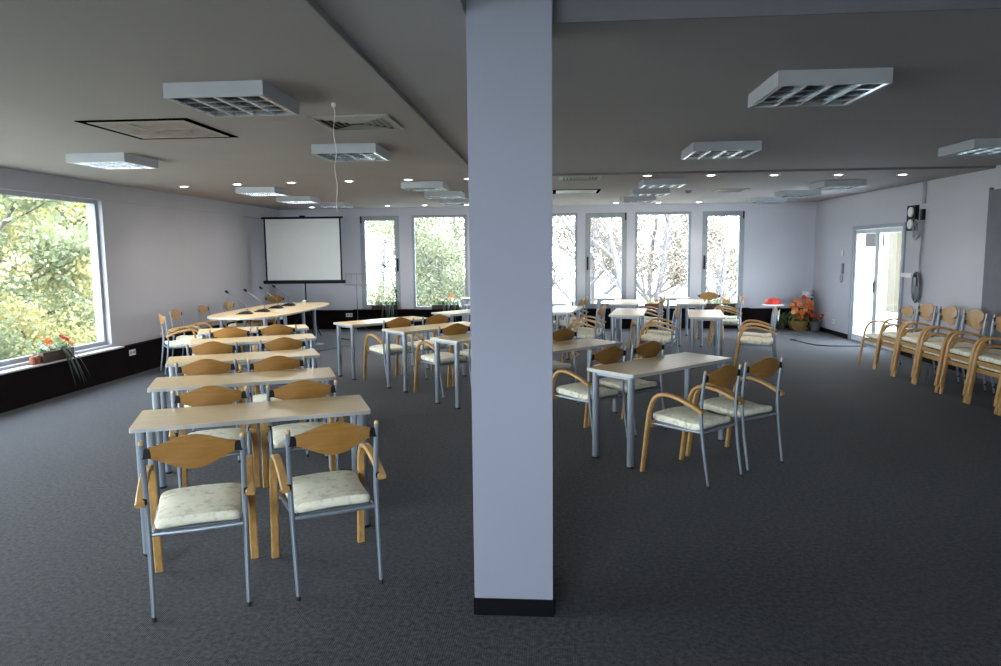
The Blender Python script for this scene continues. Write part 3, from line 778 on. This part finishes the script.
def planter(name, label, loc, rz, ln, wd, ht, pmat, blooms, seed, drops, tall=.16, nleaf=70, leaf='green', face=(0, -1)):
    rnd = random.Random(seed); t = thing(name, label, 'flowers', loc, rz)
    m = MB(); m.box((0, 0, ht/2), (ln, wd, ht), bev=.008); m.build('planter', pmat, t)
    m = MB()
    for k in range(nleaf):
        a = rnd.random()*2*PI
        blade(m, (rnd.uniform(-.46, .46)*ln, rnd.uniform(-.3, .3)*wd, ht-.01), (math.cos(a), math.sin(a)*.6), rnd.uniform(.5, 1)*tall, rnd.uniform(.08, .17), rnd.uniform(.015, .035), rnd.uniform(0, .06), 5)
    m.build('foliage', MT[leaf], t)
    if drops:
        m = MB()
        for k in range(drops):
            blade(m, (rnd.uniform(-.05, .35)*ln, -.2*wd, ht-.01), (rnd.uniform(-.35, .45), -1), rnd.uniform(.05, .12), rnd.uniform(.24, .40), .03, rnd.uniform(.30, .55), 9)
        m.build('trailing_leaves', MT['darkleaf'], t)
    for c, col, r in blooms:
        m = MB(); bloom(m, c, r, (rnd.uniform(-.3, .3)+face[0]*.7, face[1]*.8, .7), rnd); b_ = m.build('bloom', MT[col], t)
        m = MB(); m.tube([(c[0]*.7, 0, ht), (c[0], c[1], c[2])], .003, 5); m.build('stem', MT['green'], b_)
    return t
# planter on the big left window's ledge: local -y faces the room (+X)
planter('window_planter', 'planter of orange and white flowers on the large left window ledge', (XL+.055, 8.38, .4555), PI/2, .56, .14, .13, MT['brown'],
        [((-.10, -.03, .26), 'orange', .055), ((-.16, -.04, .25), 'orange', .045), ((.14, -.02, .27), 'red', .055), ((.19, -.04, .24), 'red', .045), ((-.2, 0, .30), 'yellow', .05),
         ((-.26, -.05, .20), 'whitepetal', .055), ((-.02, -.06, .20), 'whitepetal', .05), ((.08, -.06, .20), 'paleleaf', .055), ((-.12, -.07, .19), 'whitepetal', .05), ((.24, -.05, .19), 'orange', .045), ((-.21, -.06, .17), 'whitepetal', .05), ((0, -.05, .24), 'paleleaf', .06), ((.05, -.02, .27), 'paleleaf', .055), ((-.30, -.02, .22), 'paleleaf', .05)], 3, 7, .14, 60)
for k, y in enumerate((7.99, 8.07)):
    m = MB(); m.lathe([(.030, 0), (.034, .02), (.034, .085), (.026, .10)], (0, 0, 0), 14)
    cd_ = m.build('candle_pot', MT['terracotta'], loc=(XL+.07, y, .4555), smooth=True)
    tag(cd_, ('left', 'right')[k]+' small brown pot on the ledge, at the planter end', 'pot', 'small pots on the window ledge')
planter('window_planter', 'planter with trailing leaves in the narrow far window by the microphone stand', (-3.86, YF-.11, .463), 0, .60, .13, .10, MT['brown'],
        [((-.16, -.03, .25), 'yellow', .05), ((-.05, -.02, .20), 'whitepetal', .045), ((.12, -.03, .24), 'yellow', .05), ((.22, -.02, .28), 'whitepetal', .045), ((-.24, 0, .30), 'yellow', .04)], 4, 8, .2, 60)
planter('window_planter', 'planter with trailing leaves in the wide far window left of the column', (-2.45, YF-.11, .463), 0, .62, .13, .10, MT['brown'],
        [((.16, -.03, .30), 'orange', .06), ((.10, -.03, .24), 'yellow', .05), ((-.05, -.02, .22), 'whitepetal', .05), ((-.20, -.02, .26), 'yellow', .045), ((.26, 0, .2), 'whitepetal', .045)], 6, 9, .2, 60)
planter('window_planter', 'planter of orange flowers in the rightmost far window', (3.72, YF-.11, .463), 0, .62, .13, .10, MT['brown'],
        [((.05, -.03, .18), 'orange', .06), ((.14, -.03, .17), 'orange', .055), ((-.10, -.02, .24), 'yellow', .05), ((.24, -.02, .26), 'whitepetal', .045), ((-.22, -.02, .22), 'red', .04)], 8, 3, .2, 60, 'paleleaf')
planter('window_planter', 'planter low in the wide far window behind the rear desks', (2.26, YF-.11, .463), 0, .42, .13, .11, MT['terracotta'],
        [((.05, -.03, .17), 'orange', .05), ((-.10, -.02, .18), 'yellow', .05)], 9, 0, .12, 30, 'paleleaf')
# basket arrangement by the right corner
fb = thing('flower_basket', 'round wicker basket of orange flowers on the floor in the far right corner', 'flowers', (5.30, 15.72, 0))
m = MB(); m.lathe([(.13, 0), (.17, .05), (.20, .14), (.21, .20), (.195, .21), (.17, .15)], (0, 0, 0), 24); m.build('basket', MT['wicker'], fb, True)
m = MB(); m.tube([(.21*math.cos(a), -.03, .20+.16*math.sin(a)) for a in [PI*k/14 for k in range(15)]], .010, 8)
m.tube([(.19*math.cos(a), -.17, .16+.15*math.sin(a)) for a in [2*PI*k/24 for k in range(25)]], .010, 8); m.build('handle', MT['wicker'], fb, True)
rnd = random.Random(12); m = MB()
for k in range(190):
    a = rnd.random()*2*PI
    blade(m, (rnd.uniform(-.1, .1), rnd.uniform(-.1, .1), .17), (math.cos(a), math.sin(a)), rnd.uniform(.1, .4), rnd.uniform(.18, .42), rnd.uniform(.02, .05), rnd.uniform(-.2, .05), 5)
m.build('foliage', MT['green'], fb)
for (x, z, c, r) in [(-.05, .58, 'orange', .085), (.10, .52, 'orange', .085), (-.12, .44, 'orange', .09), (.02, .40, 'orange', .09), (.16, .40, 'red', .07), (.04, .72, 'red', .07), (.20, .60, 'orange', .08), (-.02, .30, 'orange', .08), (-.2, .56, 'orange', .07), (.12, .28, 'red', .06), (-.10, .34, 'red', .07), (.10, .64, 'orange', .07), (-.12, .66, 'orange', .06), (.20, .50, 'orange', .075), (-.17, .40, 'yellow', .06), (.08, .46, 'yellow', .06)]:
    m = MB(); y = -.14-.05*rnd.random(); bloom(m, (x, y, z), r*.92, (x, -1, .5), rnd, 9); b_ = m.build('bloom', MT[c], fb)
    m = MB(); m.tube([(x*.3, 0, .18), (x, y+.02, z)], .004, 5); m.build('stem', MT['green'], b_)
pf = thing('potted_flower', 'small grey pot of red flowers beside the wicker basket', 'flowers', (5.60, 15.55, 0))
m = MB(); m.lathe([(.075, 0), (.09, .03), (.105, .19), (.112, .20), (.10, .205)], (0, 0, 0), 20); m.build('pot', MT['cable'], pf, True)
m = MB()
for k in range(50):
    a = rnd.random()*2*PI; blade(m, (0, 0, .2), (math.cos(a), math.sin(a)), rnd.uniform(.05, .15), rnd.uniform(.10, .22), .03, rnd.uniform(-.1, .08), 5)
m.build('foliage', MT['green'], pf)
for k in range(9):
    a = rnd.random()*2*PI; q = rnd.uniform(.03, .15); x, y, z = q*math.cos(a), q*math.sin(a)-.05, rnd.uniform(.27, .36)
    m = MB(); bloom(m, (x, y, z), .04, (x, -1, .6), rnd, 6); m.build('bloom', MT['red'], pf)
bp = thing('bushy_plant', 'low bushy green plant left of the flower basket', 'plant', (4.98, 15.85, 0))
m = MB(); m.lathe([(.08, 0), (.11, .16), (.115, .17), (.10, .165)], (0, 0, 0), 18); m.build('pot', MT['brown'], bp, True)
m = MB()
for k in range(90):
    a = rnd.random()*2*PI; blade(m, (0, 0, .16), (math.cos(a), math.sin(a)*.7), rnd.uniform(.1, .3), rnd.uniform(.15, .34), .045, rnd.uniform(-.15, .1), 5)
m.build('foliage', MT['green'], bp)
# stand with white bowl
st = thing('plant_stand', 'black upright stand carrying a white bowl in the far right corner', 'stand', (5.62, 15.98, 0))
m = MB(); m.tube([(.04, 0, .02), (.04, 0, .74)], .014, 8); m.box((.04, -.01, .01), (.10, .22, .02), bev=.004); m.build('pole', MT['black'], st, True)
m = MB(); m.tube([(.04, 0, .72), (-.04, -.06, .70), (-.10, -.10, .70)], .008, 8); m.build('arm', MT['black'], st, True)
m = MB(); m.lathe([(.05, .68), (.14, .70), (.15, .715), (.10, .73), (.09, .80), (.11, .84), (.06, .87)], (-.11, -.10, 0), 20); m.build('white_bowl', MT['white'], st, True)
# white stand with a red tub
tt = thing('pedestal_stand', 'slim white stand with splayed legs near the right end of the far wall', 'stand', (4.62, 15.30, 0))
m = MB(); m.box((0, 0, .585), (.36, .30, .03), bev=.01); m.build('top', MT['white'], tt)
for s, y in ((-1, -.06), (1, .06)):
    m = MB(); m.tube([(.06+.02*s, y, .572), (.03*s+.04, y*1.2, .30), (.05*s-.02, y*1.8, .0)], [.02, .018, .016], 8); m.build('leg', MT['white'], tt, True)
rb = thing('red_tub', 'small ribbed red tub on top of the slim white stand', 'tub', (4.62, 15.30, .60))
m = MB(); N = 32; prof = [(.17, 0), (.165, .03), (.13, .10), (.115, .115)]
rings = [[m.b.verts.new(((r+.006*(k % 2))*math.cos(2*PI*k/N), .8*(r+.006*(k % 2))*math.sin(2*PI*k/N), z)) for k in range(N)] for r, z in prof]
for i in range(3):
    for k in range(N): m.b.faces.new((rings[i][k], rings[i][(k+1) % N], rings[i+1][(k+1) % N], rings[i+1][k]))
m.b.faces.new(rings[0][::-1]); m.b.faces.new(rings[-1]); m.build('tub', MT['redplastic'], rb)
m = MB(); m.tube([(.05*math.cos(a), 0, .115+.02*math.sin(a)) for a in [PI*k/8 for k in range(9)]], .008, 6); m.build('handle', MT['redplastic'], rb, True)

# ------------------------------------------------------------------ wall bits
def outlet(axis, p, label):
    t = thing('wall_outlet', label, 'outlet', p, {'L': PI/2, 'F': 0, 'R': -PI/2}[axis])
    m = MB(); m.box((0, -.006, 0), (.15, .012, .085), bev=.003); m.build('plate', MT['white'], t)
    for s in (-1, 1):
        m = MB(); m.tube([(s*.036, -.0135, 0), (s*.036, -.0118, 0)], .022, 14); m.build('socket', MT['cable'], t)
outlet('L', (XL+.10, 9.95, .33), 'white double outlet on the dark dado of the left wall')
outlet('F', (-4.72, YF-.06, .33), 'white double outlet on the dark dado below the screen')
outlet('R', (XR, 14.9, .27), 'white outlet low on the right wall left of the glass door')
ic = thing('wall_phone', 'small grey intercom with looped cord left of the glass door', 'phone', (XR, 14.55, 1.36), -PI/2)
m = MB(); m.box((0, -.02, 0), (.07, .04, .20), bev=.01); m.build('handset', MT['cable'], ic)
m = MB(); m.tube([(.10*math.sin(a)*.6-.03, -.02, -.10-.09*(1-math.cos(a))) for a in [2*PI*k/16 for k in range(15)]], .006, 6); m.build('cord', MT['chrome'], ic, True)
tag(MB().box((0, -.012, 0), (.08, .024, .10), bev=.006).build('thermostat', MT['white'], loc=(XR-.0, 14.58, 1.66)), 'small white thermostat above the intercom', 'thermostat')
bpy.data.objects['thermostat'].rotation_euler.z = -PI/2
eb = thing('equipment_box', 'black wall box with two round pale units, right of the glass door', 'box', (XR, 11.86, 2.22), -PI/2)
m = MB(); m.box((0, -.03, 0), (.27, .06, .40), bev=.006); m.build('case', MT['black'], eb)
for z in (-.095, .095):
    m = MB(); m.tube([(.02, -.062, z), (.02, -.085, z)], .075, 20); m.build('round_unit', MT['white'], eb, True)
tag(MB().span((-.02, -.09, -.17), (0, 0, .17), .003).build('wall_trunking', MT['cable'], loc=(XR, 11.62, 2.60)), 'grey vertical trunking above the black wall box', 'trunking')
cb = thing('cable_bundle', 'loose hanging bundle of grey cables with black plug beside the wall box', 'cable', (XR, 11.55, 0), -PI/2)
m = MB(); m.box((0, -.03, 2.26), (.07, .05, .17), bev=.01); m.build('plug', MT['black'], cb)
rnd = random.Random(2)
m = MB()
for q in range(5):
    m.tube([((.06+.05*rnd.random())*math.sin(a+q)-.05-.05*q*.3, -.03-.01*q, 2.03+(.10+.03*q*.5)*math.cos(a+q)) for a in [2*PI*k/16 for k in range(17)]], .0065, 6)
m.build('upper_coil', MT['cable'], cb, True)
m = MB(); m.tube([(.0, -.02, 2.2), (.02, -.03, 1.9), (-.03, -.03, 1.6), (-.01, -.03, 1.2)], .009, 6)
m.tube([(-.02, -.02, 2.0), (.0, -.03, 1.5), (-.06, -.03, 1.25), (-.03, -.03, .90)], .008, 6); m.build('drop_cable', MT['cable'], cb, True)
m = MB()
for q in range(5):
    m.tube([((.05+.015*q)*math.sin(a)-.06+.012*q, -.03-.012*q, 1.14+(.22+.03*rnd.random())*math.cos(a)) for a in [2*PI*k/16 for k in range(17)]], .010, 6)
m.box((-.05, -.05, 1.22), (.10, .06, .14), bev=.02)
m.build('lower_coil', MT['chrome'], cb, True)
tag(MB().box((0, -.03, 0), (.34, .06, .07), bev=.015).build('wall_bracket', MT['white'], loc=(XR, 11.92, 1.31)), 'short white bracket on the wall behind the hanging cables', 'bracket')
bpy.data.objects['wall_bracket'].rotation_euler.z = -PI/2
# floor cables
m = MB(); m.tube([(4.62, 13.95, .008), (4.70, 13.5, .008), (4.78, 13.18, .008), (4.95, 13.06, .008), (5.25, 13.05, .008), (5.6, 13.05, .008)], .010, 6); m.box((4.62, 13.95, .012), (.10, .05, .024), bev=.005)
tag(m.build('floor_cable', MT['black'], smooth=True), 'dark cable with a plug lying on the carpet before the glass door', 'cable')
m = MB(); m.tube([(-4.5, 14.4, .008), (-4.1, 14.0, .008), (-3.95, 13.4, .008), (-4.0, 12.8, .008), (-4.25, 12.35, .008), (-4.45, 12.1, .008)], .008, 6)
tag(m.build('floor_cable', MT['black'], smooth=True), 'thin dark cable curving on the carpet beside the conference table', 'cable')

# ------------------------------------------------------------------ outside
m = MB(); m.span((-60, -40, -1.4), (60, 80, -1.2)); struct(m.build('ground', MT['gleaf']))
m = MB(); m.span((XR+T, 8.0, -1.2), (XR+9, 24, -.14)); struct(m.build('terrace', MT['paleyard']))
bl = thing('outbuilding', 'pale building with a cream pillar seen through the glass door', 'building', (11.2, 24.5, -.14))
m = MB(); m.span((0, -7, 0), (3, 7, 4.5)); m.build('wall', MT['white'], bl)
m = MB(); m.span((-1.2, -2.9, 0), (-.85, -2.4, 3.2)); m.build('pillar', MT['cream'], bl)
m = MB(); m.span((-1.4, -7, 3.2), (0, 7, 3.35)); m.build('roof_slab', MT['cable'], bl)
m = MB(); m.span((-.04, .6, 1.95), (0, 2.6, 2.6)); m.build('window', MT['blackbase'], bl)

def tree(loc, h, r, seed, nleaf, lm, bm_, label, group, spread=1.0, lean=(0, 0), lsize=.09, depth=4, low=.25):
    rnd = random.Random(seed); t = thing('tree', label, 'tree', loc, 0, group); m = MB(); tips = []
    def grow(p, d, ln, rad, lv):
        pts = [p]; q = p.copy(); dd = d.copy(); n = 5
        for i in range(n):
            dd = (dd+Vector((rnd.uniform(-.2, .2), rnd.uniform(-.2, .2), rnd.uniform(-.08, .14)))*(.6 if lv else .35)).normalized()
            q = q+dd*ln/n; pts.append(q.copy())
        m.tube(pts, [rad*(1-.5*i/n) for i in range(n+1)], 7 if lv < 2 else 4, cap=False)
        if lv >= 1: tips.extend((x, lv) for x in pts[2:])
        if lv < depth:
            for k in range(rnd.randint(3, 4) if lv else 7):
                f = rnd.uniform(low if lv == 0 else .35, 1); b_ = pts[min(n, int(f*n)+0)]
                a = rnd.random()*2*PI
                nd = (dd*.55+Vector((math.cos(a), math.sin(a), rnd.uniform(-.1, .7)))*spread).normalized()
                grow(b_.copy(), nd, ln*rnd.uniform(.42, .66), rad*(1-.5*f)*.55, lv+1)
    grow(Vector((0, 0, 0)), Vector((lean[0], lean[1], 1)).normalized(), h*.62, r, 0)
    m.build('trunk', bm_, t)
    if nleaf:
        m = MB(); cand = [x for x, lv in tips if lv >= 2]
        for k in range(nleaf):
            c = cand[rnd.randrange(len(cand))]+Vector((rnd.gauss(0, .22), rnd.gauss(0, .22), rnd.gauss(0, .20)))
            a = Vector((rnd.uniform(-1, 1), rnd.uniform(-1, 1), rnd.uniform(-1, 1))).normalized(); b_ = a.orthogonal().normalized()
            s = lsize*rnd.uniform(.6, 1.4); m.quad([c-a*s, c+b_*s*.55, c+a*s, c-b_*s*.55])
        lf = m.build('leaves', lm, t); lf['kind'] = 'stuff'
    return t
LG = leaf_mat('autumn_green', [(.12, .15, .085), (.24, .265, .145), (.37, .375, .20)], .6, 1.1)
LY = leaf_mat('autumn_yellow', [(.28, .27, .13), (.46, .42, .19), (.50, .40, .18)], .6, 1.1)
LP = leaf_mat('pale_autumn', [(.18, .175, .12), (.26, .235, .15), (.30, .25, .16)], .6, 1.1)
LF = leaf_mat('thin_yellow_green', [(.10, .125, .07), (.17, .18, .10), (.23, .20, .11)], .6, 1.1)
LB = leaf_mat('dry_leaf', [(.12, .105, .085), (.19, .155, .11), (.26, .19, .12)], .6, 1.1)
GL = 'trees outside the left window'
for i, (x, y, h, n, lm, lab) in enumerate([
    (-9.6, 8.6, 5.5, 16000, LY, 'yellow-leaved tree close outside the large left window, nearer one'),
    (-10.4, 11.6, 6.5, 18000, LG, 'green-leaved tree close outside the large left window, farther one'),
    (-12.5, 14.5, 7.5, 18000, LY, 'yellow-leaved tree outside the large left window, behind the green one'),
    (-13.5, 10.2, 8.0, 16000, LG, 'tall green tree with bare trunk deep outside the left window'),
    (-16.0, 17.5, 9.0, 16000, LG, 'distant green tree outside at the right of the left window'),
    (-11.3, 17.2, 6.5, 14000, LY, 'yellow tree outside at the right edge of the left window, nearer'),
    (-14.2, 21.5, 8.5, 16000, LG, 'green tree outside at the right edge of the left window, farther'),
    (-19.5, 16.0, 9.5, 14000, LG, 'farthest green tree in the middle of the left window'),
    (-17.0, 13.0, 9.0, 16000, LP, 'distant pale tree outside the left window')]):
    tree((x, y, -1.2), h, .14, 20+i, n, lm, MT['bark'], lab, GL, 1.0, lsize=.062)
for i, (x, y, h, n) in enumerate([(-8.3, 7.6, 2.5, 8000), (-8.7, 9.6, 2.7, 9000), (-9.2, 11.8, 2.7, 9000), (-9.7, 14.0, 2.6, 9000), (-11.2, 16.4, 2.8, 9000)]):
    t = tree((x, y, -1.2), h, .05, 40+i, n, [LY, LG, LY, LG, LY][i], MT['bark'], 'leafy bush low outside the large left window, %s from the left' % N1[i], 'bushes outside the left window', 1.1, lsize=.042, depth=3, low=.05)
    t.name = 'bush'; t['category'] = 'bush'
GF = 'trees outside the far windows'
for i, (x, y, h, n, lm, ln, lab) in enumerate([
    (-5.4, 22.0, 6.5, 9000, LF, (0, 0), 'pale leafy tree beyond the narrow window right of the screen'),
    (-3.2, 20.5, 5.5, 20000, LF, (0, 0), 'leafy green and yellow tree beyond the wide window left of the column'),
    (-1.4, 23.5, 7.0, 12000, LF, (.1, 0), 'yellowish tree beyond the windows behind the column'),
    (.9, 22.5, 7.5, 5000, LB, (.15, 0), 'bare pale tree beyond the narrow window right of the column'),
    (2.6, 20.8, 7.5, 4000, LB, (-.35, 0), 'bare leaning tree beyond the wide window on the right'),
    (3.3, 24.5, 8.0, 7000, LB, (.2, 0), 'bare tree farther off beyond the wide right-hand window'),
    (4.6, 21.5, 7.5, 4000, LB, (.25, 0), 'bare tree with slanting trunk beyond the rightmost far window')]):
    tree((x, y, -1.2), h, .13, 60+i, n, lm, MT['palebark'], lab, GF, 1.0, ln, lsize=.04, depth=4, low=.12)
for i, (x, y) in enumerate([(-5.6, 26.0), (-3.4, 27.0), (-1.0, 28.0), (1.4, 27.0), (3.8, 28.5), (6.0, 26.5)]):
    tree((x, y, -1.2), 8.5, .12, 90+i, 9000, LF if i < 2 else LB, MT['palebark'], 'thin distant tree in the second line beyond the far windows, %s from the left' % N1[i], GF, 1.1, (0, 0), lsize=.06, depth=4, low=.08)
